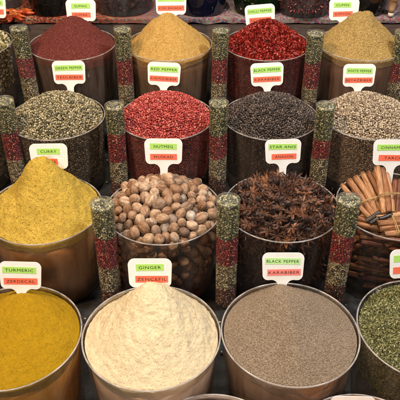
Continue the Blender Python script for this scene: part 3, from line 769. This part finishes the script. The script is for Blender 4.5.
# ------------------------------------------------------------------ jars and bowls on the shelf
def jar(px0, px1, label, cat, name, glass, fill, prof=None, yo=.0, content=None, clabel=None, hgt=.2):
    y = SY + .03; mid = (px0 + px1) / 2
    c = at_z(mid, 19, SZ); ax = c.y * math.cos(PITCH) + (H - SZ) * math.sin(PITCH)
    r = (px1 - px0) / 2 / F * ax
    z0 = SZ + .0085
    root = empty(name, (c.x, SY + .002 + r * .88 + yo, z0))
    tag(root, label, cat)
    p = [(0, 0), (r * .88, 0), (r * .91, .004), (r * .89, .012), (r * .95, .03), (r * .99, .065), (r, .10), (r * .94, .14), (r * .8, .17), (r * .72, hgt)]
    V, Fc = lathe(p, 96); link('body', mesh('body', V, Fc, glass), root)
    q = [(r * .72 + .004 * math.cos(a), hgt + .004 * math.sin(a)) for a in [2 * PI * k / 10 for k in range(10)]]
    V, Fc = lathe(q, 96, True); link('lip', mesh('lip', V, Fc, glass), root)
    return root, r, z0
gl = plastic('clear_glass', (.62, .6, .6), .05, (.5, .5, .5), .04)
gg = plastic('green_glass', (.16, .32, .18), .03, (.1, .25, .12), .04)
gb = plain('blue_black_glaze', (.004, .005, .016), .06, .8)
gk = plain('black_glaze', (.006, .006, .007), .08, .8)
gd = plastic('dark_glass', (.22, .2, .19), .05, (.1, .1, .1), .04)
def filling(root, r, m, basis, d, size, name, label, fl=False, n=2600, spec=None):
    """things pressed inside a round jar"""
    a = rng.random(n) * 2 * PI; z = .02 + rng.random(n) * .15
    prof = np.interp(z, [0, .012, .03, .065, .10, .14, .17, .2], [.88, .88, .94, .98, .98, .92, .78, .7]) * r - d * .6 - rng.random(n) * d * .8
    P = np.column_stack([prof * np.cos(a), prof * np.sin(a), z]); V, T = scatter(basis, P, size * (.7 + .6 * rng.random((n, 3))))
    o = link(name, np_mesh(name, V, T, m, not fl), None, root.location); tag(o, label, 'spice', kind='stuff')
BR = grains('brown_pods', [(0, (.03, .015, .008)), (.5, (.13, .07, .03)), (.85, (.3, .18, .08)), (1, (.45, .3, .12))], .4)
RD = grains('dried_red', [(0, (.05, .005, .006)), (.5, (.16, .012, .015)), (.85, (.28, .03, .025)), (1, (.4, .12, .08))], .3, .7)
PU = grains('dark_petals', [(0, (.04, .01, .012)), (.6, (.12, .03, .03)), (1, (.24, .09, .08))], .6)
j = jar(26, 72, 'dark glass jar of brown pods behind the sumac', 'jar', 'glass_jar', gd, None)
filling(j[0], j[1], BR, POD, .012, .006, 'brown_pods', 'brown dried pods inside the dark jar behind the sumac')
j = jar(91, 153, 'wide clear glass bowl of dark petals behind the curry masala', 'bowl', 'glass_bowl', gl, None)
filling(j[0], j[1], PU, FLK, .008, .008, 'dried_petals', 'dark reddish dried petals inside the wide clear bowl', True)
jar(176, 228, 'blue black glazed bowl between the curry masala and chilli tags', 'bowl', 'glazed_bowl', gb, None)
j = jar(233, 283, 'green glass jar behind the chilli pepper tag', 'jar', 'glass_jar', gg, None)
filling(j[0], j[1], BR, FLK, .01, .009, 'green_leaves', 'dark leaves inside the green glass jar', True)
j = jar(278, 334, 'dark jar packed with dried red chillies behind the tubes', 'jar', 'glass_jar', gl, None, yo=-.02)
CHP = (ICO2[0] * np.array([2.6, .55, .55]), ICO2[1])
filling(j[0], j[1], RD, CHP, .012, .007, 'dried_chillies', 'wrinkled dried red chillies inside the jar left of the cumin tag')
jar(338, 392, 'black glossy bowl behind the cumin heap', 'bowl', 'glazed_bowl', gk, None)
jar(-32, 16, 'clear jar at the far left of the upper shelf', 'jar', 'glass_jar', gl, None, yo=.06)
# loose dried chillies on the cloth at left
CHM = per_object('loose_chilli', [(0, (.35, .03, .01)), (.5, (.55, .08, .015)), (1, (.65, .2, .04))], (.5, .4, .4), 60, .3, .6, .5)
V = ICO3[0].copy()
for i, v in enumerate(V): V[i] = (v[0] * .024, v[1] * .006 * (1.1 - .5 * v[0]) + .006 * v[0] ** 2, v[2] * .006 * (1.1 - .5 * v[0]) * (1 + .2 * math.sin(v[1] * 9)))
chm = np_mesh('dried_chilli', V, ICO3[1], CHM)
for k in range(16):
    px = random.uniform(4, 30); p = at_z(px, random.uniform(10, 20), SZ + .016)
    o = link('dried_chilli', chm, None, p + Vector((0, 0, random.uniform(-.002, .004))), (random.uniform(-.2, .2), random.uniform(-.2, .2), random.random() * 6.28))
    tag(o, 'small orange red dried chilli loose on the flowered cloth at left', 'chilli', 'loose dried chillies on the cloth')
# turned wooden pestle / honey dipper
WD = plain('turned_wood', (.42, .24, .12), .45, .4, (.58, .38, .2), 30, .1, (1, 1, .2))
c = at(393.5, 25, 2.255)
pr = empty('wooden_pestle', (c.x, 2.255, c.z)); tag(pr, 'turned wooden pestle with pale tip hanging by the black bowl', 'pestle')
V, Fc = lathe([(.0, .014), (.010, .014), (.012, .03), (.016, .058), (.019, .062), (.025, .066), (.027, .071), (.024, .077), (.019, .08), (.021, .1), (.024, .14), (.022, .16), (0, .165)], 32)
link('handle', mesh('handle', V, Fc, WD), pr)
V, Fc = lathe([(0, 0), (.009, .0), (.0105, .004), (.0105, .0138), (0, .0138)], 32)
link('tip', mesh('tip', V, Fc, plain('pale_tip', (.6, .5, .42), .4)), pr)
# where it rests: the tip on the upper shelf edge
pr.location = (c.x, SY + .006, SZ + .009)

# spilled corns on the cloth between the tubs
n = 260; P = np.column_stack([rng.uniform(-.75, .75, n), rng.uniform(.72, 1.9, n), np.zeros(n)])
P[:, 2] = np.where(P[:, 1] < 1.12, base[4], np.where(P[:, 1] < 1.54, base[3], base[2])) + .004
V, T = scatter(ICO2, P, .0030 * (.7 + .5 * rng.random((n, 1))) * np.ones((n, 3)))
tag(link('spilled_corns', np_mesh('spilled_corns', V, T, GP)), 'stray peppercorns spilled on the dark cloth between the tubs', 'spice', None, 'stuff')

# ------------------------------------------------------------------ lights
w = bpy.data.worlds.new('World'); sc.world = w; w.use_nodes = True
w.node_tree.nodes['Background'].inputs[0].default_value = (.9, .78, .68, 1); w.node_tree.nodes['Background'].inputs[1].default_value = .08
def lamp(loc, tgt, power, size, colr):
    l = bpy.data.lights.new('spot_or_fill_lamp', 'AREA'); l.shape = 'DISK'; l.size = size; l.energy = power; l.color = colr
    o = bpy.data.objects.new('spot_or_fill_lamp', l); col.objects.link(o); o.location = loc
    o.rotation_euler = (Vector(tgt) - Vector(loc)).to_track_quat('-Z', 'Y').to_euler(); return o
lamp((-1.0, .75, 2.2), (-.1, 1.3, .3), 39, .14, (1, .75, .49))
lamp((1.0, 1.0, 2.3), (.1, 1.5, .3), 36, .14, (.90, .95, 1))
lamp((-.1, 1.7, 2.5), (0, 1.6, .3), 27, .14, (1, .9, .76))
lamp((-.25, -.75, 1.75), (0, 1.5, .2), 22, .3, (1, .95, .88))  # fill lamp added on the camera side to brighten walls and tubes
sc.render.engine = 'CYCLES'
sc.cycles.max_bounces = 8; sc.cycles.transparent_max_bounces = 16
